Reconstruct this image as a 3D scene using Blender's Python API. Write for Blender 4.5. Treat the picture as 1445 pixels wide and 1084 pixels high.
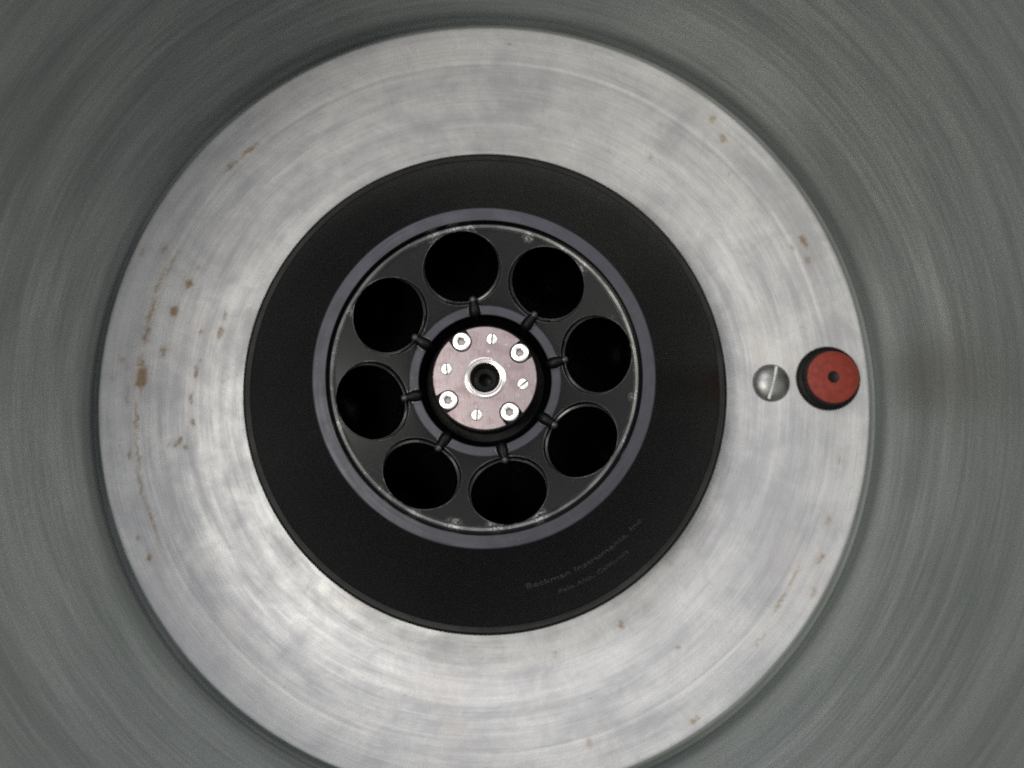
import bpy, bmesh, math, random
from mathutils import Vector, Matrix, Euler, noise as mnoise
random.seed(7)
MM = 0.001
R = math.radians
scene = bpy.context.scene
for o in list(bpy.data.objects):
    bpy.data.objects.remove(o)

# ------------------------------------------------------------ camera
CAM_LOC = Vector((4.818, -38.93, 343.0))          # millimetres, above the rotor's top rim
CAM_ROT = Euler((0.10288, -0.01711, 0.0), 'XYZ')
FPX = 1251.0 / 1445.0                             # focal length in image widths
cam = bpy.data.cameras.new('camera')
cam.sensor_width = 36.0
cam.lens = 36.0 * FPX
cam.clip_start = 0.01
cam.clip_end = 50.0
cam.dof.use_dof = True
cam.dof.focus_distance = 0.350
cam.dof.aperture_fstop = 9.0
cam_ob = bpy.data.objects.new('camera', cam)
cam_ob.location = CAM_LOC * MM
cam_ob.rotation_euler = CAM_ROT
scene.collection.objects.link(cam_ob)
scene.camera = cam_ob

# ------------------------------------------------------------ room light
world = bpy.data.worlds.new('World')
scene.world = world
world.use_nodes = True
bg = world.node_tree.nodes['Background']
bg.inputs['Color'].default_value = (0.96, 0.965, 1.0, 1)
bg.inputs['Strength'].default_value = 0.40


def lamp(name, loc, target, sx, sy, power, col):
    li = bpy.data.lights.new(name, 'AREA')
    li.shape = 'RECTANGLE'
    li.size, li.size_y = sx, sy
    li.energy = power
    li.color = col
    ob = bpy.data.objects.new(name, li)
    ob.location = loc
    ob.rotation_euler = (Vector(target) - Vector(loc)).to_track_quat('-Z', 'Y').to_euler()
    scene.collection.objects.link(ob)
    return ob


# ceiling fluorescents of the room
lamp('ceiling_lamp', (-0.82, -0.22, 2.05), (0, 0, 0), 0.45, 0.8, 23, (1.0, 0.965, 0.86))
lamp('ceiling_lamp', (1.40, 0.50, 1.65), (0, 0, 0), 0.5, 1.0, 15, (1.0, 0.97, 0.90))
lamp('ceiling_lamp', (-0.30, 1.25, 2.0), (0, 0, 0), 1.4, 0.6, 16, (0.98, 0.97, 1.0))

scene.render.engine = 'CYCLES'
scene.cycles.use_denoising = False
scene.cycles.filter_width = 2.0
scene.cycles.max_bounces = 7
scene.cycles.diffuse_bounces = 4
scene.cycles.glossy_bounces = 4
scene.cycles.caustics_reflective = False
scene.cycles.caustics_refractive = False
scene.view_settings.view_transform = 'Standard'
scene.view_settings.look = 'None'
scene.view_settings.gamma = 1.0
scene.view_settings.exposure = 0.15

# ------------------------------------------------------------ helpers
ROT = CAM_ROT.to_matrix()


def at(px, py, z):
    """point of the plane z (mm) that the photograph's pixel shows"""
    d = ROT @ Vector(((px - 722.5) / 1251.0, -(py - 542.0) / 1251.0, -1.0))
    t = (z - CAM_LOC.z) / d.z
    return CAM_LOC + d * t


def link(name, bm, mat, parent=None, sharp=32, loc=None):
    me = bpy.data.meshes.new(name)
    bmesh.ops.recalc_face_normals(bm, faces=bm.faces)
    bm.to_mesh(me)
    bm.free()
    return link_mesh(name, me, mat, parent, sharp, loc)


def link_mesh(name, me, mat, parent=None, sharp=32, loc=None):
    if sharp:
        me.polygons.foreach_set('use_smooth', [True] * len(me.polygons))
        me.set_sharp_from_angle(angle=R(sharp))
    me.materials.clear()
    me.materials.append(mat)
    ob = bpy.data.objects.new(name, me)
    scene.collection.objects.link(ob)
    if parent:
        ob.parent = parent
    if loc is not None:
        ob.location = loc
    return ob


def lathe(prof, seg=192, closed=False, mtx=None, bm=None):
    """revolve (r, z) in mm about Z; closed joins last point to first"""
    bm = bm or bmesh.new()
    rings = []
    for r, z in prof:
        if r < 1e-6:
            v = bm.verts.new((0, 0, z * MM))
            rings.append([v])
        else:
            rings.append([bm.verts.new((r * MM * math.cos(2 * math.pi * i / seg),
                                        r * MM * math.sin(2 * math.pi * i / seg), z * MM)) for i in range(seg)])
    pairs = list(zip(rings[:-1], rings[1:]))
    if closed:
        pairs.append((rings[-1], rings[0]))
    for a, b in pairs:
        for i in range(seg):
            j = (i + 1) % seg
            if len(a) == 1 and len(b) == 1:
                continue
            if len(a) == 1:
                bm.faces.new((a[0], b[i], b[j]))
            elif len(b) == 1:
                bm.faces.new((a[i], b[0], a[j]))
            else:
                bm.faces.new((a[i], b[i], b[j], a[j]))
    if mtx is not None:
        vs = [v for ring in rings for v in ring]
        for v in vs:
            v.co = mtx @ v.co
    return bm


def box(bm, sx, sy, sz, mtx):
    r = bmesh.ops.create_cube(bm, size=1.0)
    for v in r['verts']:
        v.co = mtx @ Vector((v.co.x * sx * MM, v.co.y * sy * MM, v.co.z * sz * MM))


def tube_loop(pts, rad, n=6, bm=None):
    """closed tube along a loop of mm points"""
    bm = bm or bmesh.new()
    m = len(pts)
    rings = []
    for i in range(m):
        t = (pts[(i + 1) % m] - pts[i - 1]).normalized()
        u = t.cross(Vector((0, 0, 1))).normalized()
        w = t.cross(u)
        rings.append([bm.verts.new((pts[i] + (u * math.cos(2 * math.pi * k / n) + w * math.sin(2 * math.pi * k / n)) * rad) * MM)
                      for k in range(n)])
    for i in range(m):
        a, b = rings[i], rings[(i + 1) % m]
        for k in range(n):
            bm.faces.new((a[k], a[(k + 1) % n], b[(k + 1) % n], b[k]))
    return bm


def boolean(bm, cutter, op='DIFFERENCE'):
    me = bpy.data.meshes.new('tmp')
    bmesh.ops.recalc_face_normals(bm, faces=bm.faces)
    bm.to_mesh(me)
    bm.free()
    mc = bpy.data.meshes.new('tmp_cut')
    bmesh.ops.recalc_face_normals(cutter, faces=cutter.faces)
    cutter.to_mesh(mc)
    a = bpy.data.objects.new('tmp', me)
    c = bpy.data.objects.new('tmp_cut', mc)
    scene.collection.objects.link(a)
    scene.collection.objects.link(c)
    m = a.modifiers.new('b', 'BOOLEAN')
    m.operation = op
    m.solver = 'EXACT'
    m.object = c
    dg = bpy.context.evaluated_depsgraph_get()
    out = bpy.data.meshes.new_from_object(a.evaluated_get(dg))
    bpy.data.objects.remove(a)
    bpy.data.objects.remove(c)
    return out


def second_material(ob, mat, test):
    ob.data.materials.append(mat)
    for pl in ob.data.polygons:
        if test(pl):
            pl.material_index = 1


# ------------------------------------------------------------ materials
class Nodes:
    def __init__(self, name):
        self.m = bpy.data.materials.new(name)
        self.m.use_nodes = True
        self.t = self.m.node_tree
        self.b = self.t.nodes['Principled BSDF']

    def n(self, kind, **kw):
        nd = self.t.nodes.new(kind)
        for k, v in kw.items():
            setattr(nd, k, v)
        return nd

    def put(self, sock, v):
        if isinstance(v, (int, float)):
            sock.default_value = v
        elif isinstance(v, (tuple, list)):
            sock.default_value = v if len(v) == len(sock.default_value) else tuple(v) + (1,)
        else:
            self.t.links.new(v, sock)

    def math(self, op, a, b=0.0, c=0.0, clamp=False):
        nd = self.n('ShaderNodeMath', operation=op, use_clamp=clamp)
        for s, v in zip(nd.inputs, (a, b, c)):
            self.put(s, v)
        return nd.outputs[0]

    def ramp(self, v, a, b, lo=0.0, hi=1.0, smooth=True):
        nd = self.n('ShaderNodeMapRange', interpolation_type='SMOOTHSTEP' if smooth else 'LINEAR')
        for s, x in zip(nd.inputs, (v, a, b, lo, hi)):
            self.put(s, x)
        return nd.outputs[0]

    def mix(self, f, a, b, blend='MIX'):
        nd = self.n('ShaderNodeMix', data_type='RGBA', blend_type=blend)
        self.put(nd.inputs[0], f)
        self.put(nd.inputs[6], a)
        self.put(nd.inputs[7], b)
        return nd.outputs[2]

    def noise(self, vec, scale, detail=3.0, rough=0.5, dist=0.0):
        nd = self.n('ShaderNodeTexNoise')
        self.put(nd.inputs['Vector'], vec)
        nd.inputs['Scale'].default_value = scale
        nd.inputs['Detail'].default_value = detail
        nd.inputs['Roughness'].default_value = rough
        nd.inputs['Distortion'].default_value = dist
        return nd.outputs['Fac']

    def obj(self):
        """object coordinates in millimetres"""
        tc = self.n('ShaderNodeTexCoord')
        s = self.n('ShaderNodeVectorMath', operation='SCALE')
        self.t.links.new(tc.outputs['Object'], s.inputs[0])
        s.inputs['Scale'].default_value = 1000.0
        return s.outputs[0]

    def polar(self, co, ka, kr, kz=0.0):
        """seamless turned-metal coordinates: slow round the axis, fast along radius / height"""
        sp = self.n('ShaderNodeSeparateXYZ')
        self.t.links.new(co, sp.inputs[0])
        x, y, z = sp.outputs
        r = self.math('SQRT', self.math('ADD', self.math('MULTIPLY', x, x), self.math('MULTIPLY', y, y)))
        r = self.math('MAXIMUM', r, 0.001)
        cb = self.n('ShaderNodeCombineXYZ')
        self.put(cb.inputs[0], self.math('MULTIPLY', self.math('DIVIDE', x, r), ka))
        self.put(cb.inputs[1], self.math('MULTIPLY', self.math('DIVIDE', y, r), ka))
        self.put(cb.inputs[2], self.math('ADD', self.math('MULTIPLY', r, kr), self.math('MULTIPLY', z, kz)))
        return cb.outputs[0], r, z

    def bump(self, h, strength, dist):
        nd = self.n('ShaderNodeBump')
        nd.inputs['Strength'].default_value = strength
        nd.inputs['Distance'].default_value = dist
        self.put(nd.inputs['Height'], h)
        self.t.links.new(nd.outputs[0], self.b.inputs['Normal'])

    def tangent(self, aniso):
        nd = self.n('ShaderNodeTangent', direction_type='RADIAL', axis='Z')
        self.t.links.new(nd.outputs[0], self.b.inputs['Tangent'])
        self.b.inputs['Anisotropic'].default_value = aniso
        self.b.inputs['Anisotropic Rotation'].default_value = 0.25   # glints spread across the turning marks

    def set(self, **kw):
        for k, v in kw.items():
            self.put(self.b.inputs[k.replace('_', ' ')], v)
        return self.m


def plain(name, col, rough, metal=0.0, nscale=0.35, var=0.25, bump=0.0, spec=0.5):
    N = Nodes(name)
    co = N.obj()
    n1 = N.noise(co, nscale, 4, 0.6)
    c = N.mix(N.ramp(n1, 0.3, 0.7), tuple(x * (1 - var) for x in col), tuple(min(1, x * (1 + var)) for x in col))
    rr = N.ramp(N.noise(co, nscale * 2.3, 3), 0.3, 0.7, rough * 0.85, min(1, rough * 1.15))
    N.set(Base_Color=c, Roughness=rr, Metallic=metal)
    N.b.inputs['Specular IOR Level'].default_value = spec
    if bump:
        N.bump(N.noise(co, 3.0, 3), bump, 0.0002)
    return N.m


FLOOR_Z = -85.0
# stains seen on the floor plate: pixel, half width / half height in mm across / along, strength
STAINS = [(199, 533, 2.6, 6.0, 1.0), (199, 512, 1.4, 5.0, .7), (206, 470, 1.2, 7.0, .75), (213, 440, 1.2, 8.0, .7), (226, 398, 1.1, 9, .6),
          (246, 440, 2.2, 2.6, .9), (267, 401, 1.7, 2.6, .8), (281, 379, .9, 1.1, .6), (230, 497, 1.0, 2.5, .7), (172, 508, 1.6, 1.8, .5),
          (159, 534, .8, 1.2, .5), (201, 357, 1.8, 2.2, .5), (231, 352, 1.2, 2.6, .5), (317, 446, 1.0, 2.4, .5), (311, 470, 1.3, 2.8, .6),
          (284, 468, 1.2, 1.4, .5), (276, 525, .9, 3.2, .6), (270, 562, 1.0, 3.2, .7), (271, 596, 1.1, 1.8, .7), (255, 621, 1.1, 1.6, .7),
          (248, 628, 1.2, 1.4, .7), (262, 632, 1.0, 1.6, .6), (238, 628, .9, 1.0, .5), (183, 641, 1.3, 2.2, .6), (211, 788, 1.4, 1.6, .9),
          (194, 760, .5, 1.3, .6), (283, 509, .8, 1.0, .5), (876, 881, 1.5, 1.7, .6), (956, 914, 1.1, 1.3, .55), (783, 924, .9, .9, .4),
          (980, 1016, 1.3, 2.6, .6), (832, 1050, 2.2, 1.6, .4), (1006, 168, 1.8, 2.4, .5), (1020, 195, 1.5, 3.2, .5), (1133, 340, 1.3, 3.6, .75),
          (1140, 368, 2.0, 2.0, .5), (1118, 350, .9, 1.8, .5), (1157, 789, 1.2, 3.0, .7), (1148, 836, 1.2, 3.0, .5), (1168, 733, 1.8, 2.4, .4),
          (1184, 645, .8, 3.0, .4), (1120, 815, .6, 6.0, .6), (1100, 850, .6, 8.0, .6), (1072, 903, .6, 6.0, .4), (1030, 247, 1.1, .45, .8),
          (717, 62, .35, 1.5, .9), (352, 212, 1.0, 6.0, .7), (325, 235, .8, 5.0, .6), (918, 222, .9, 1.1, .5), (180, 560, .8, 6, .4),
          (192, 590, .9, 9, .6), (200, 690, .8, 10, .5), (215, 735, .8, 9, .55), (240, 375, .8, 8, .5), (195, 640, .7, 9, .5)]
RINGS = [(291, 789, 6.2), (353, 789, 6.6), (224, 795, 4.2)]


def floor_material():
    N = Nodes('worn_aluminium_floor')
    co = N.obj()
    pol, r, z = N.polar(co, 1.5, 0.055)
    pol2, _, _ = N.polar(co, 5.0, 0.9)
    pol3, _, _ = N.polar(co, 2.2, 0.20)
    cloud = N.noise(co, 0.030, 5, 0.62, 0.6)
    cloud2 = N.noise(co, 0.11, 4, 0.6, 0.8)
    band = N.noise(pol, 1.0, 3, 0.55)
    band2 = N.noise(pol3, 1.0, 3, 0.6)
    fine = N.noise(pol2, 1.0, 3, 0.65)
    s = N.math('ADD', N.math('MULTIPLY', cloud, .30), N.math('MULTIPLY', cloud2, .12))
    s = N.math('ADD', s, N.math('MULTIPLY', band, .30))
    s = N.math('ADD', s, N.math('MULTIPLY', band2, .20))
    s = N.math('ADD', s, N.math('MULTIPLY', fine, .14))
    base = N.mix(N.ramp(s, 0.42, 0.66), (0.46, 0.46, 0.49), (0.73, 0.73, 0.74))
    # warm tarnish clouds
    base = N.mix(N.ramp(N.noise(co, 0.022, 3, 0.5), 0.52, 0.72, 0, 0.30), base, (0.74, 0.69, 0.66))
    # drying rings
    for px, py, rad in RINGS:
        p = at(px, py, FLOOR_Z)
        d = N.n('ShaderNodeVectorMath', operation='DISTANCE')
        N.put(d.inputs[0], co)
        d.inputs[1].default_value = (p.x, p.y, FLOOR_Z)
        base = N.mix(N.ramp(d.outputs['Value'], rad - .8, rad, .45, 0), base, (0.56, 0.56, 0.57))
    # rust and dirt marks: where they lie is an attribute of the plate, their grain is procedural
    at_ = N.n('ShaderNodeAttribute', attribute_name='stain')
    tot = at_.outputs['Fac']
    grain = N.ramp(N.noise(co, 0.9, 4, 0.7), 0.30, 0.55, 0.35, 1.0)
    # scattered tiny specks
    sp = N.math('MULTIPLY', N.ramp(N.noise(co, 0.55, 2, 0.5), 0.70, 0.76), N.ramp(N.noise(co, 0.03, 2), 0.5, 0.65, 0, 0.55))
    stain = N.math('MAXIMUM', N.math('MULTIPLY', tot, grain), sp)
    rust = N.mix(N.noise(co, 0.4, 3), (0.22, 0.135, 0.06), (0.40, 0.29, 0.17))
    base = N.mix(N.math('MULTIPLY', N.math('MINIMUM', N.math('MULTIPLY', stain, 1.35), 1.0), .95), base, rust)
    rough = N.math('ADD', N.ramp(s, 0.38, 0.68, 0.60, 0.46), N.math('MULTIPLY', stain, .2))
    N.set(Base_Color=base, Roughness=rough, Metallic=N.ramp(stain, 0, 1, 0.75, 0.1))
    N.tangent(0.5)
    h = N.math('ADD', N.math('MULTIPLY', fine, 1.0), N.math('MULTIPLY', cloud2, 1.2))
    N.bump(h, 0.35, 0.00025)
    return N.m


def wall_material():
    N = Nodes('brushed_steel_wall')
    co = N.obj()
    p1, r, z = N.polar(co, 1.6, 0.02, 0.045)
    p2, _, _ = N.polar(co, 9.0, 0.2, 1.1)
    p3, _, _ = N.polar(co, 3.0, 0.1, 0.28)
    broad = N.noise(p1, 1.0, 3, 0.5)
    fine = N.noise(p2, 1.0, 4, 0.7)
    mid = N.noise(p3, 1.0, 3, 0.6)
    grain = N.noise(co, 1.1, 2, 0.7)
    s = N.math('ADD', N.math('MULTIPLY', broad, .45), N.math('MULTIPLY', mid, .33))
    s = N.math('ADD', s, N.math('MULTIPLY', fine, .22))
    base = N.mix(N.ramp(s, 0.34, 0.66), (0.235, 0.258, 0.25), (0.44, 0.468, 0.455))
    base = N.mix(N.ramp(grain, 0.3, 0.7, 0, 0.35), base, (0.26, 0.305, 0.275))
    N.set(Base_Color=base, Roughness=N.ramp(s, .3, .7, .56, .44), Metallic=0.6)
    N.tangent(0.6)
    N.bump(N.math('ADD', N.math('MULTIPLY', fine, .6), N.math('MULTIPLY', mid, 1.2)), 0.25, 0.0003)
    return N.m


def turned(name, col, rough, metal, var=.25, aniso=.5, kr=2.0, bump=.25, wear=0.0, wearcol=(.5, .5, .5), scuffs=()):
    N = Nodes(name)
    co = N.obj()
    p, r, z = N.polar(co, 3.0, kr, kr)
    fine = N.noise(p, 1.0, 3, 0.65)
    cl = N.noise(co, 0.09, 4, 0.6)
    s = N.math('ADD', N.math('MULTIPLY', fine, .5), N.math('MULTIPLY', cl, .5))
    c = N.mix(N.ramp(s, .35, .65), tuple(x * (1 - var) for x in col), tuple(min(1, x * (1 + var)) for x in col))
    if wear:
        w = N.math('MULTIPLY', N.ramp(N.noise(co, 0.8, 4, .7), .58, .72), N.ramp(N.noise(co, 0.07, 3), .45, .7, 0, wear))
        c = N.mix(w, c, wearcol)
    if scuffs:
        tot = None
        for px, py, rad in scuffs:
            q = at(px, py, -2.0)
            d = N.n('ShaderNodeVectorMath', operation='DISTANCE')
            N.put(d.inputs[0], co)
            d.inputs[1].default_value = (q.x, q.y, -2.0)
            v = N.ramp(d.outputs['Value'], 0, rad, .9, 0)
            tot = v if tot is None else N.math('MAXIMUM', tot, v)
        c = N.mix(N.math('MULTIPLY', tot, N.ramp(N.noise(co, 1.1, 4, .7), .42, .62)), c, (.55, .55, .55))
    N.set(Base_Color=c, Roughness=N.ramp(s, .35, .65, rough * 1.15, rough * .88), Metallic=metal)
    if aniso:
        N.tangent(aniso)
    if bump:
        N.bump(fine, bump, 0.0001)
    return N.m


def plate_material():
    N = Nodes('pinkish_steel_plate')
    co = N.obj()
    st = N.n('ShaderNodeVectorMath', operation='MULTIPLY')
    N.put(st.inputs[0], co)
    st.inputs[1].default_value = (2.2, .16, 1)
    streak = N.noise(st.outputs[0], 1.0, 4, .65)
    cl = N.noise(co, .16, 4, .6, .5)
    sm = N.math('ADD', N.math('MULTIPLY', streak, .4), N.math('MULTIPLY', cl, .6))
    c = N.mix(N.ramp(sm, .38, .62), (.23, .18, .192), (.42, .355, .365))
    nick = N.math('MULTIPLY', N.ramp(N.noise(co, .5, 5, .7), .60, .70), .8)
    c = N.mix(nick, c, (.70, .65, .65))
    N.set(Base_Color=c, Roughness=N.ramp(sm, .35, .65, .44, .28), Metallic=.93)
    N.bump(streak, .2, .0001)
    return N.m


# bare scuffs on the rotor's dish and lip
SCUFFS = [(612, 332, 4.5), (640, 323, 4.5), (662, 324, 4.0), (746, 334, 3.4), (790, 356, 4.0), (818, 378, 4.0), (497, 440, 3.0), (478, 600, 3.5), (487, 650, 2.5),
          (545, 706, 3.0), (583, 728, 4.5), (640, 744, 5.0), (700, 742, 5.0), (760, 730, 5.0), (880, 640, 3.0), (893, 560, 2.5), (862, 448, 2.5)]
M_FLOOR = floor_material()
M_WALL = wall_material()
M_BODY = turned('black_anodised_body', (.0016, .0016, .0015), .19, 0.0, .2, 0, .8, 0, .35, (.08, .08, .08), SCUFFS)
for n_ in M_BODY.node_tree.nodes:
    if n_.type == 'BSDF_PRINCIPLED':
        n_.inputs['Specular IOR Level'].default_value = .28
M_DISH = turned('dark_machined_dish', (.0125, .0135, .0135), .34, .1, .2, 0, .8, .1, .5, (.10, .10, .10), SCUFFS)
M_BAND = turned('scuffed_lit_rim_band', (.055, .055, .054), .40, .4, .35, .3, 1.5, .2, .4, (.12, .12, .12))  # paler grey paints the light along the rim chamfer, scuffs on top
M_RING = turned('grey_anodised_ring', (.034, .034, .046), .45, .35, .28, .3, 2.5, .15, .3, (.3, .3, .33))
M_LIP = turned('worn_bare_edge', (.11, .11, .11), .36, .8, .6, .4, 1.5, .3, 1.0, (.85, .85, .84), SCUFFS)
M_RIM = turned('worn_lit_bore_edge', (.10, .10, .105), .35, .6, .5, 0, .5, 0, .8, (.5, .5, .5))  # brighter tone paints the edge highlight of the worn bore rims
M_PEG = plain('black_plastic', (.002, .0022, .0025), .45, 0, .5, .3, .1, .15)
M_TIP = plain('lit_plastic_tip', (.030, .030, .033), .35, 0, .6, .4, .2)  # grey tone stands in for light caught on the peg ends
M_WELL = plain('black_well', (.003, .003, .0035), .5, 0, .3, .3, .1, .15)
M_PLATE = plate_material()
M_BUSH = turned('steel_bushing', (.62, .58, .57), .28, .95, .1, 0, .6, 0)
M_SCREW = plain('bright_screw_steel', (.93, .92, .90), .34, .9, .6, .06, .1)
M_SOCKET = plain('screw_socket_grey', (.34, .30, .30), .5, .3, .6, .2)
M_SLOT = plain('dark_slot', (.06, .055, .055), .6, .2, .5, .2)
M_DOME = plain('grey_screw_steel', (.30, .30, .30), .40, .85, .12, .15, .1)
M_DOMESLOT = plain('bright_cut_slot', (.88, .88, .87), .42, .7, .3, .06)
M_RUBBER = plain('black_rubber', (.005, .005, .005), .5, 0, .3, .4, .3, .3)
M_RED = plain('faded_red_rubber', (.285, .048, .033), .65, 0, .25, .15, .35, .3)
M_PRINT = plain('dim_print', (.026, .025, .022), .55, 0, .8, .45)

# ------------------------------------------------------------ setting: the chamber
def stain_at(x, y):
    v = 0.0
    nx = mnoise.noise(Vector((x * .45, y * .45, 1.7))) * 1.3 + mnoise.noise(Vector((x * 1.3, y * 1.3, 5.1))) * .6
    ny = mnoise.noise(Vector((x * .45, y * .45, 9.3))) * 1.3 + mnoise.noise(Vector((x * 1.3, y * 1.3, 3.3))) * .6
    for sx, sy, ca, sa, w, h, st in STAIN_MM:
        dx, dy = x - sx, y - sy
        if abs(dx) > 14 or abs(dy) > 14:
            continue
        dx += nx
        dy += ny
        d = math.hypot((dx * ca + dy * sa) / w, (-dx * sa + dy * ca) / h)
        if d < 1.5:
            t = min(1, max(0, (1.5 - d) / 1.15))
            v = max(v, st * t * t * (3 - 2 * t))
        if d < 3.0:
            v = max(v, .20 * st * (1 - d / 3.0))
    return v


def make_floor():
    seg = 1280
    prof = [(0, -95, 0), (90, -95, 0), (90, -85, 0)]
    rr = 91.0
    while rr < 166:
        prof.append((rr, -85, 1))
        rr += .95
    prof += [(166.2, -85, 1), (167.0, -85.08, 1), (167.9, -85.07, 1), (168.9, -84.96, 1)]
    rr = 169.7
    while rr < 185.5:
        prof.append((rr, -84.96, 1))
        rr += .95
    prof += [(185.8, -84.96, 1), (186.4, -85.1, 1), (186.8, -85.5, 1), (186.9, -86.2, 0), (186.9, -95, 0), (90.5, -95.0, 0)]
    prof = prof[2:]
    verts, faces, st = [], [], []
    cs = [(math.cos(2 * math.pi * k / seg), math.sin(2 * math.pi * k / seg)) for k in range(seg)]
    near = set()
    for sx, sy, ca, sa, w, h, s_ in STAIN_MM:
        for gx in range(int(sx // 8) - 2, int(sx // 8) + 3):
            for gy in range(int(sy // 8) - 2, int(sy // 8) + 3):
                near.add((gx, gy))
    for r_, z_, top in prof:
        for c_, s_ in cs:
            x, y = r_ * c_, r_ * s_
            verts.append((x * MM, y * MM, z_ * MM))
            st.append(stain_at(x, y) if top and (int(x // 8), int(y // 8)) in near else 0.0)
    n = len(prof)
    for i in range(n):
        a, b = i * seg, ((i + 1) % n) * seg
        for k in range(seg):
            k2 = (k + 1) % seg
            faces.append((a + k, b + k, b + k2, a + k2))
    me = bpy.data.meshes.new('chamber_floor')
    me.from_pydata(verts, [], faces)
    bm = bmesh.new()
    bm.from_mesh(me)
    bmesh.ops.recalc_face_normals(bm, faces=bm.faces)
    bm.to_mesh(me)
    bm.free()
    at_ = me.attributes.new('stain', 'FLOAT', 'POINT')
    at_.data.foreach_set('value', st)
    return link_mesh('chamber_floor', me, M_FLOOR)


STAIN_MM = []
for px, py, w, h, st in STAINS:
    p = at(px, py, FLOOR_Z)
    a = math.atan2(p.y, p.x)
    STAIN_MM.append((p.x, p.y, math.cos(a), math.sin(a), w, h, st))
fl = make_floor()
fl['kind'] = 'structure'
wp = [(187.02, -113), (187.2, -100), (188.2, -101.2), (190.5, -102), (193.5, -101.4), (195.4, -99.4), (195.8, -96.5), (195.0, -91.5), (194.0, -87.6),
      (193.8, -85.4), (194.3, -82.8), (195.4, -79.6), (196.6, -75.5), (197.5, -70)]
wp += [(198.2, -60), (199.0, -20), (199.8, 20), (200.6, 70), (201.4, 120), (202, 158), (203.5, 161.5), (207, 163), (213, 163), (214, 162), (214, -114), (187.02, -114)]
wl = link('chamber_wall', lathe(wp, 256, closed=True), M_WALL)
wl['kind'] = 'structure'

# ------------------------------------------------------------ the rotor
rotor = bpy.data.objects.new('centrifuge_rotor', None)
rotor.location = (0, 0, FLOOR_Z * MM)
scene.collection.objects.link(rotor)
rotor['label'] = 'round black eight-hole centrifuge rotor with metal hub in the middle of the bowl'
rotor['category'] = 'rotor'
UP = Vector((0, 0, -FLOOR_Z * MM))                  # part meshes are written with z = 0 at the rotor's top rim

DISH_R0, DISH_Z0, DISH_R1, DISH_Z1 = 31.4, -20.1, 59.0, -1.5
SLOPE = (DISH_Z1 - DISH_Z0) / (DISH_R1 - DISH_R0)
HOLE_R, TILT, BORE, CBORE = 45.5, R(34), 15.35, 16.1
HOLE_Z = DISH_Z0 + SLOPE * (HOLE_R - DISH_R0)
ANG = [R(11.9 + 45 * k) for k in range(8)]


def hole_frame(a):
    """frame whose +Z points out of the bore"""
    rad = Vector((math.cos(a), math.sin(a), 0))
    zax = Vector((0, 0, 1)) * math.cos(TILT) - rad * math.sin(TILT)
    yax = Vector((-math.sin(a), math.cos(a), 0))
    xax = yax.cross(zax)
    p = (rad * HOLE_R + Vector((0, 0, HOLE_Z))) * MM
    m = Matrix((xax, yax, zax)).transposed().to_4x4()
    m.translation = p
    return m


cut = bmesh.new()
for a in ANG:
    lathe([(0, -74), (5.5, -73), (10, -70.2), (13, -66), (BORE, -60), (BORE, -1.9), (CBORE, -1.5), (CBORE, 4.2), (0, 4.2)], 72, mtx=hole_frame(a), bm=cut)

body_prof = [(0, -80), (105, -80), (107.5, -78), (108.1, -74), (108.1, -51.5), (107.3, -50.5), (105.4, -49.8), (103.4, -47.8), (67.9, -1.7), (67.0, -0.6), (61.7, -0.6),
             (61.7, -5), (60.3, -5), (60.3, -1.9), (DISH_R1, DISH_Z1 - .25), (DISH_R0, DISH_Z0), (27.3, DISH_Z0), (26.9, DISH_Z0 - .6), (26.4, -32), (0, -32)]
body = link_mesh('body', boolean(lathe(body_prof, 240), cut), M_BODY, rotor, 28, UP)
second_material(body, M_DISH, lambda pl: pl.center.z > -20.0 * MM and math.hypot(pl.center.x, pl.center.y) < 60 * MM
                and .7 < pl.normal.z < .95)
link('rim_band', lathe([(106.7, -50.6), (106.7, -50.1), (106.3, -49.85), (105.1, -49.25), (104.2, -48.35), (104.0, -48.6), (105.2, -50.2)], 240, closed=True), M_BAND, rotor, 40, UP)  # extra strip added to carry the painted rim highlight
link('top_ring', lathe([(61.75, -0.7), (61.75, -.15), (61.95, 0), (66.5, 0), (66.95, -.3), (66.95, -.7)], 240, closed=True), M_RING, rotor, 30, UP)
lip = lathe([(60.3, -2.2), (60.3, -1.0), (60.05, -.8), (59.0, -.95), (58.2, -1.9), (58.2, -2.4)], 240, closed=True)
link_mesh('lip', boolean(lip, cut), M_LIP, rotor, 30, UP)
cut.free()
link('inner_ring', lathe([(27.32, DISH_Z0 - .2), (27.32, DISH_Z0 + .45), (27.6, DISH_Z0 + .65), (30.9, DISH_Z0 + .65), (31.4, DISH_Z0 + .35), (31.4, DISH_Z0 - .2)], 160, closed=True), M_RING, rotor, 30, UP)
link('well', lathe([(26.3, -21), (25.7, -30), (24.8, -31.4), (21.7, -31.4), (21.7, -14.0), (21.2, -13.2), (6.2, -13.2), (6.2, -31.9), (25.0, -31.9), (26.34, -30)], 128), M_WELL, rotor, 30, UP)


def dish_z(r):
    if r < DISH_R0:
        return DISH_Z0 + .3
    if r > 58.7:
        return -1.4 + min(.5, (r - 58.7))
    return DISH_Z0 + SLOPE * (r - DISH_R0)


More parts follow.
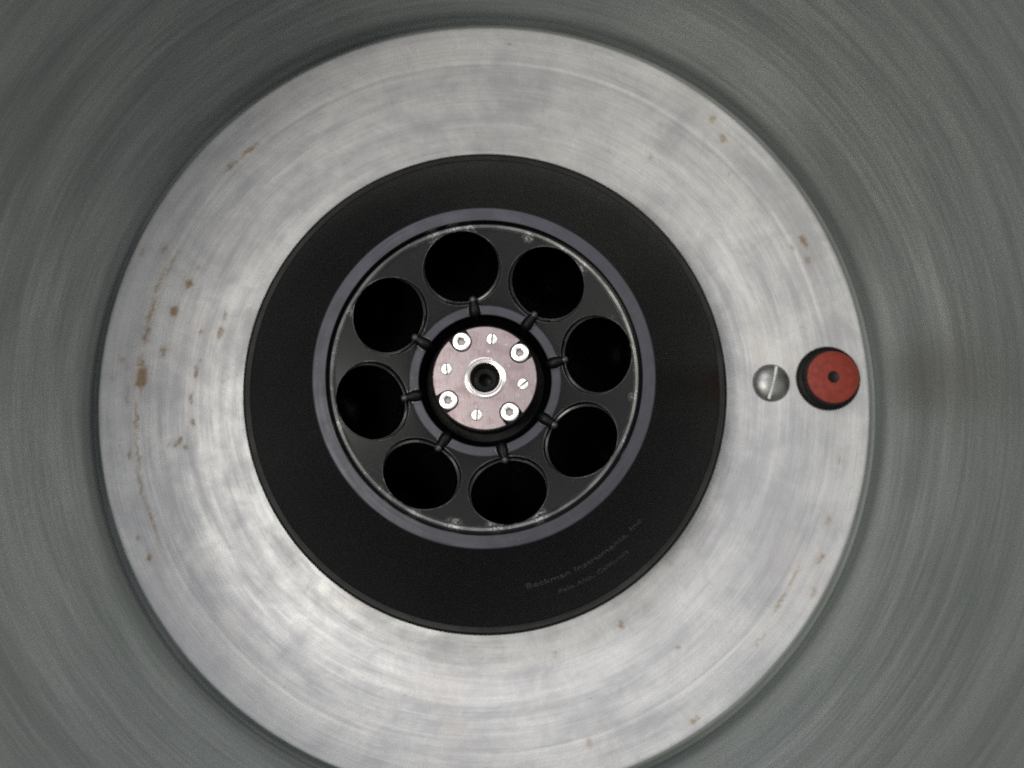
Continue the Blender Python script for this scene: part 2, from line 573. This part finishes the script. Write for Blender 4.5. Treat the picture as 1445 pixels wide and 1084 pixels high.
for a in ANG:
    fr = hole_frame(a)
    x3, z3 = fr.to_3x3(), fr.to_3x3() @ Vector((0, 0, 1))
    p0 = fr.translation / MM
    outer, inner = [], []
    for k in range(72):
        t = 2 * math.pi * k / 72
        q = p0 + x3 @ Vector((CBORE * math.cos(t), CBORE * math.sin(t), 0))
        s = 0.0
        for _ in range(12):
            c = q + z3 * s
            s -= (c.z - dish_z(math.hypot(c.x, c.y))) * .7
        outer.append(q + z3 * s)
        inner.append(p0 + x3 @ Vector((BORE * math.cos(t), BORE * math.sin(t), -1.75)))
    bm = tube_loop(outer, .20)
    tube_loop(inner, .13, bm=bm)
    link('bore_rim', bm, M_RIM, rotor, 60, UP)

# pegs that reach from the well over the inner ring into each bore
PEG = [(.0, 0), (.25, .9), (1.0, 1.7), (2.2, 2.35), (3.6, 2.5), (5.2, 2.25), (6.6, 1.8), (7.6, 1.5), (7.65, 0)]
TIP = [(7.4, 0), (7.4, 1.4), (8.2, 1.5), (9.0, 1.3), (9.5, .8), (9.7, 0)]
for i, a in enumerate(ANG):
    a2 = a + R([2.5, -3.5, -3, 2, 1, -1, 2, 0][i])
    rad = Vector((math.cos(a2), math.sin(a2), 0))
    zax = (rad + Vector((0, 0, .22))).normalized()
    yax = Vector((-math.sin(a2), math.cos(a2), 0))
    m = Matrix((yax.cross(zax), yax, zax)).transposed().to_4x4()
    m.translation = (rad * 25.7 + Vector((0, 0, DISH_Z0 + .8))) * MM
    peg = link('peg', lathe([(r, z) for z, r in PEG], 20, mtx=m), M_PEG, rotor, 50, UP)
    link('peg_tip', lathe([(r, z) for z, r in TIP], 16, mtx=m), M_TIP, peg, 50)
    # bare edges of the notch the peg lies in
    bm = bmesh.new()
    for sgn in (-1, 1):
        for k, (l0, l1) in enumerate([(2.4, 5.6)]):
            o = rad * (25.7 + (l0 + l1) / 2) + yax * sgn * (2.55) + Vector((0, 0, DISH_Z0 + .75))
            f = Matrix((rad, yax, Vector((0, 0, 1)))).transposed().to_4x4()
            f = f @ Matrix.Rotation(R(-9 * sgn), 4, 'Z')
            f.translation = o * MM
            box(bm, l1 - l0, .42, .7, f)
    link('peg_seat', bm, M_LIP, peg, 0)

# hub
HUB_Z = -10.0
CAPS = [(17.3, 123.0), (17.2, 35.8), (17.0, -54.3), (17.2, 212.0)]
SLOTS = [(15.9, 79.8, 84), (15.5, -9.3, 38), (15.2, 258.2, 86), (15.7, 167.0, 95)]
cut = bmesh.new()
lathe([(0, -6), (8.0, -6), (8.0, 4), (0, 4)], 64, mtx=Matrix.Translation((0, 0, HUB_Z * MM)), bm=cut)
hub_bm = lathe([(0, HUB_Z - 3.1), (20.9, HUB_Z - 3.1), (20.9, HUB_Z - .35), (20.6, HUB_Z), (0, HUB_Z)], 160)
for rr, deg in CAPS:
    a = R(deg)
    c = Vector((rr * math.cos(a), rr * math.sin(a), 0))
    # stadium-shaped notch open to the edge
    bmn = bmesh.new()
    ring = []
    for k in range(17):
        t = math.pi / 2 + math.pi * k / 16
        ring.append((4.15 * math.cos(t), 4.15 * math.sin(t)))
    ring += [(9, -4.15), (9, 4.15)]
    lo = [cut.verts.new((Matrix.Rotation(a, 4, 'Z') @ Vector((x + rr, y, HUB_Z - 6))) * MM) for x, y in ring]
    hi = [cut.verts.new((Matrix.Rotation(a, 4, 'Z') @ Vector((x + rr, y, HUB_Z + 4))) * MM) for x, y in ring]
    n = len(ring)
    for k in range(n):
        cut.faces.new((lo[k], lo[(k + 1) % n], hi[(k + 1) % n], hi[k]))
    cut.faces.new(lo[::-1])
    cut.faces.new(hi)
    bmn.free()
plate = link_mesh('hub_plate', boolean(hub_bm, cut), M_PLATE, rotor, 30, UP)
cut.free()
# bushing with the dark centre hole
bush = link('bushing', lathe([(8.05, HUB_Z - 3), (8.05, HUB_Z + .1), (8.4, HUB_Z + .12), (8.3, HUB_Z + .35), (7.7, HUB_Z + .55), (7.1, HUB_Z + .3), (6.8, HUB_Z + .35), (6.5, HUB_Z + .75),
                              (6.1, HUB_Z + .7), (5.8, HUB_Z + .1), (5.7, HUB_Z - 3)], 96, closed=True), M_BUSH, rotor, 35, UP)
link('shaft_socket', lathe([(5.72, HUB_Z - 1.0), (5.3, HUB_Z - 5), (4.4, HUB_Z - 7.5), (2.7, HUB_Z - 8.6), (2.4, HUB_Z - 11), (2.3, HUB_Z - 21), (0, HUB_Z - 21)], 64),
     plain('dark_socket_steel', (.022, .022, .022), .4, .3, .3, .2), bush, 35)


def cap_screw(a):
    """socket head with a hexagon recess"""
    bm = bmesh.new()
    seg = 48
    prof = [(3.65, -3.0), (3.65, .75), (3.45, 1.05), (3.1, 1.2), (2.35, 1.2)]
    rings = [[bm.verts.new((r * math.cos(2 * math.pi * i / seg) * MM, r * math.sin(2 * math.pi * i / seg) * MM, z * MM)) for i in range(seg)] for r, z in prof]
    def hexr(t):
        d = (t - a) % (math.pi / 3) - math.pi / 6
        return 1.72 * math.cos(math.pi / 6) / math.cos(d) * 1.08
    for z in (1.0, -.9):
        rings.append([bm.verts.new((hexr(2 * math.pi * i / seg) * math.cos(2 * math.pi * i / seg) * MM,
                                    hexr(2 * math.pi * i / seg) * math.sin(2 * math.pi * i / seg) * MM, z * MM)) for i in range(seg)])
    for p, q in zip(rings[:-1], rings[1:]):
        for i in range(seg):
            bm.faces.new((p[i], p[(i + 1) % seg], q[(i + 1) % seg], q[i]))
    bm.faces.new(rings[-1])
    return bm


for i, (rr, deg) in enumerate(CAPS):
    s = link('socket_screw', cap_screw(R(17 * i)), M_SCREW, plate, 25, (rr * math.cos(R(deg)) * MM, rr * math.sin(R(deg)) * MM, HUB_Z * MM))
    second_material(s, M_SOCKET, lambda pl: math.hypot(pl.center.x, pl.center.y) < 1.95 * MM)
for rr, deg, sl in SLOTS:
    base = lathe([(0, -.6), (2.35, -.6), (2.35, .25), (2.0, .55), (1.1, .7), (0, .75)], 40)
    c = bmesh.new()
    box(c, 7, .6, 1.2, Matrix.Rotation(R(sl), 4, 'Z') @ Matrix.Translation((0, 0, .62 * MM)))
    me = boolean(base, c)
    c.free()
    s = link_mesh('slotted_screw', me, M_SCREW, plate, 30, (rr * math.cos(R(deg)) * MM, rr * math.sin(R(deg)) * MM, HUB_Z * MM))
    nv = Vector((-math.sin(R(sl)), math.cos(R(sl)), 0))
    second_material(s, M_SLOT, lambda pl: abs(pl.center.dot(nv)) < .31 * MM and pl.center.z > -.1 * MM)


# maker's lettering round the cone
CONE = Vector((103.4 - 67.9, 0, -47.8 + 1.7)).normalized()


def lettering(text, size, a_from, a_to, r_mid):
    cu = bpy.data.curves.new('lettering', 'FONT')
    cu.body = text
    cu.size = 1.0
    cu.resolution_u = 3
    cu.offset = 0.012
    ob = bpy.data.objects.new('tmp_text', cu)
    scene.collection.objects.link(ob)
    dg = bpy.context.evaluated_depsgraph_get()
    me = bpy.data.meshes.new_from_object(ob.evaluated_get(dg))
    bpy.data.objects.remove(ob)
    bm = bmesh.new()
    bm.from_mesh(me)
    ex = bmesh.ops.extrude_face_region(bm, geom=list(bm.faces))
    for v in ex['geom']:
        if isinstance(v, bmesh.types.BMVert):
            v.co.z += 1.0
    xs = [v.co.x for v in bm.verts]
    x0, x1 = min(xs), max(xs)
    nrm = Vector((-CONE.z, 0, CONE.x))
    for v in bm.verts:
        a = R(a_from + (a_to - a_from) * (v.co.x - x0) / (x1 - x0))
        dd = -(v.co.y - .35) * size
        base = Vector((67.9, 0, -1.7)) + CONE * ((r_mid - 67.9) / CONE.x + dd)
        base += nrm * (-.15 + .20 * v.co.z)
        v.co = Matrix.Rotation(a, 3, 'Z') @ base * MM
    return link('lettering', bm, M_PRINT, rotor, 0, UP)


lettering('Beckman Instruments, Inc.', 5.4, -78.6, -41.0, 85.5)
lettering('Palo Alto, California', 4.6, -70.5, -49.5, 92.3)

# ------------------------------------------------------------ things on the chamber floor
p = at(1090, 540, FLOOR_Z + 2)
prof = [(0, -4)] + [(9.3, -4), (9.3, -.2)]
for k in range(9):
    t = R(8 + k * 10.25)
    prof.append((9.3 * math.cos(t) / math.cos(R(8)), -.2 + 5.0 * (math.sin(t) - math.sin(R(8)))))
prof[-1] = (0, prof[-1][1])
c = bmesh.new()
sang = math.atan2(560 - 518, 1086 - 1097)
SLOT_ROT = R(75)
box(c, 30, 1.35, 6.6, Matrix.Rotation(SLOT_ROT, 4, 'Z') @ Matrix.Translation((0, 0, 5.6 * MM)))
dome_root = bpy.data.objects.new('dome_screw', None)
dome_root.location = (p.x * MM, p.y * MM, FLOOR_Z * MM)
scene.collection.objects.link(dome_root)
dome_root['label'] = 'grey steel dome-headed slotted screw beside the red plug on the bowl floor'
dome_root['category'] = 'screw'
link_mesh('screw_head', boolean(lathe(prof, 72), c), M_DOME, dome_root, 40)
c.free()
bm = bmesh.new()
box(bm, 16.4, 1.25, .5, Matrix.Rotation(SLOT_ROT, 4, 'Z') @ Matrix.Translation((0, 0, 2.2 * MM)))
link('slot_floor', bm, M_DOMESLOT, dome_root, 0)

p = at(1169.5, 534, FLOOR_Z + 1.5)
plug = bpy.data.objects.new('rubber_plug', None)
plug.location = (p.x * MM, p.y * MM, FLOOR_Z * MM)
scene.collection.objects.link(plug)
plug['label'] = 'round red rubber plug with a small centre hole in a black collar'
plug['category'] = 'plug'
link('collar', lathe([(0, -2), (15.6, -2), (15.7, .9), (15.2, 1.9), (14.4, 2.4), (13.6, 3.0), (13.2, 4.8), (12.9, 6.6), (12.2, 7.2), (0, 7.2)], 96), M_RUBBER, plug, 35)
link('red_disc', lathe([(2.75, 7.0), (2.75, 7.75), (3.0, 8.0), (11.9, 8.0), (12.5, 7.6), (12.6, 7.0)], 96, closed=True), M_RED, plug, 35)
link('centre_hole', lathe([(2.8, 7.1), (2.72, 7.5), (2.3, 7.45), (1.9, 7.21), (0, 7.21)], 32), M_RUBBER, plug, 35)
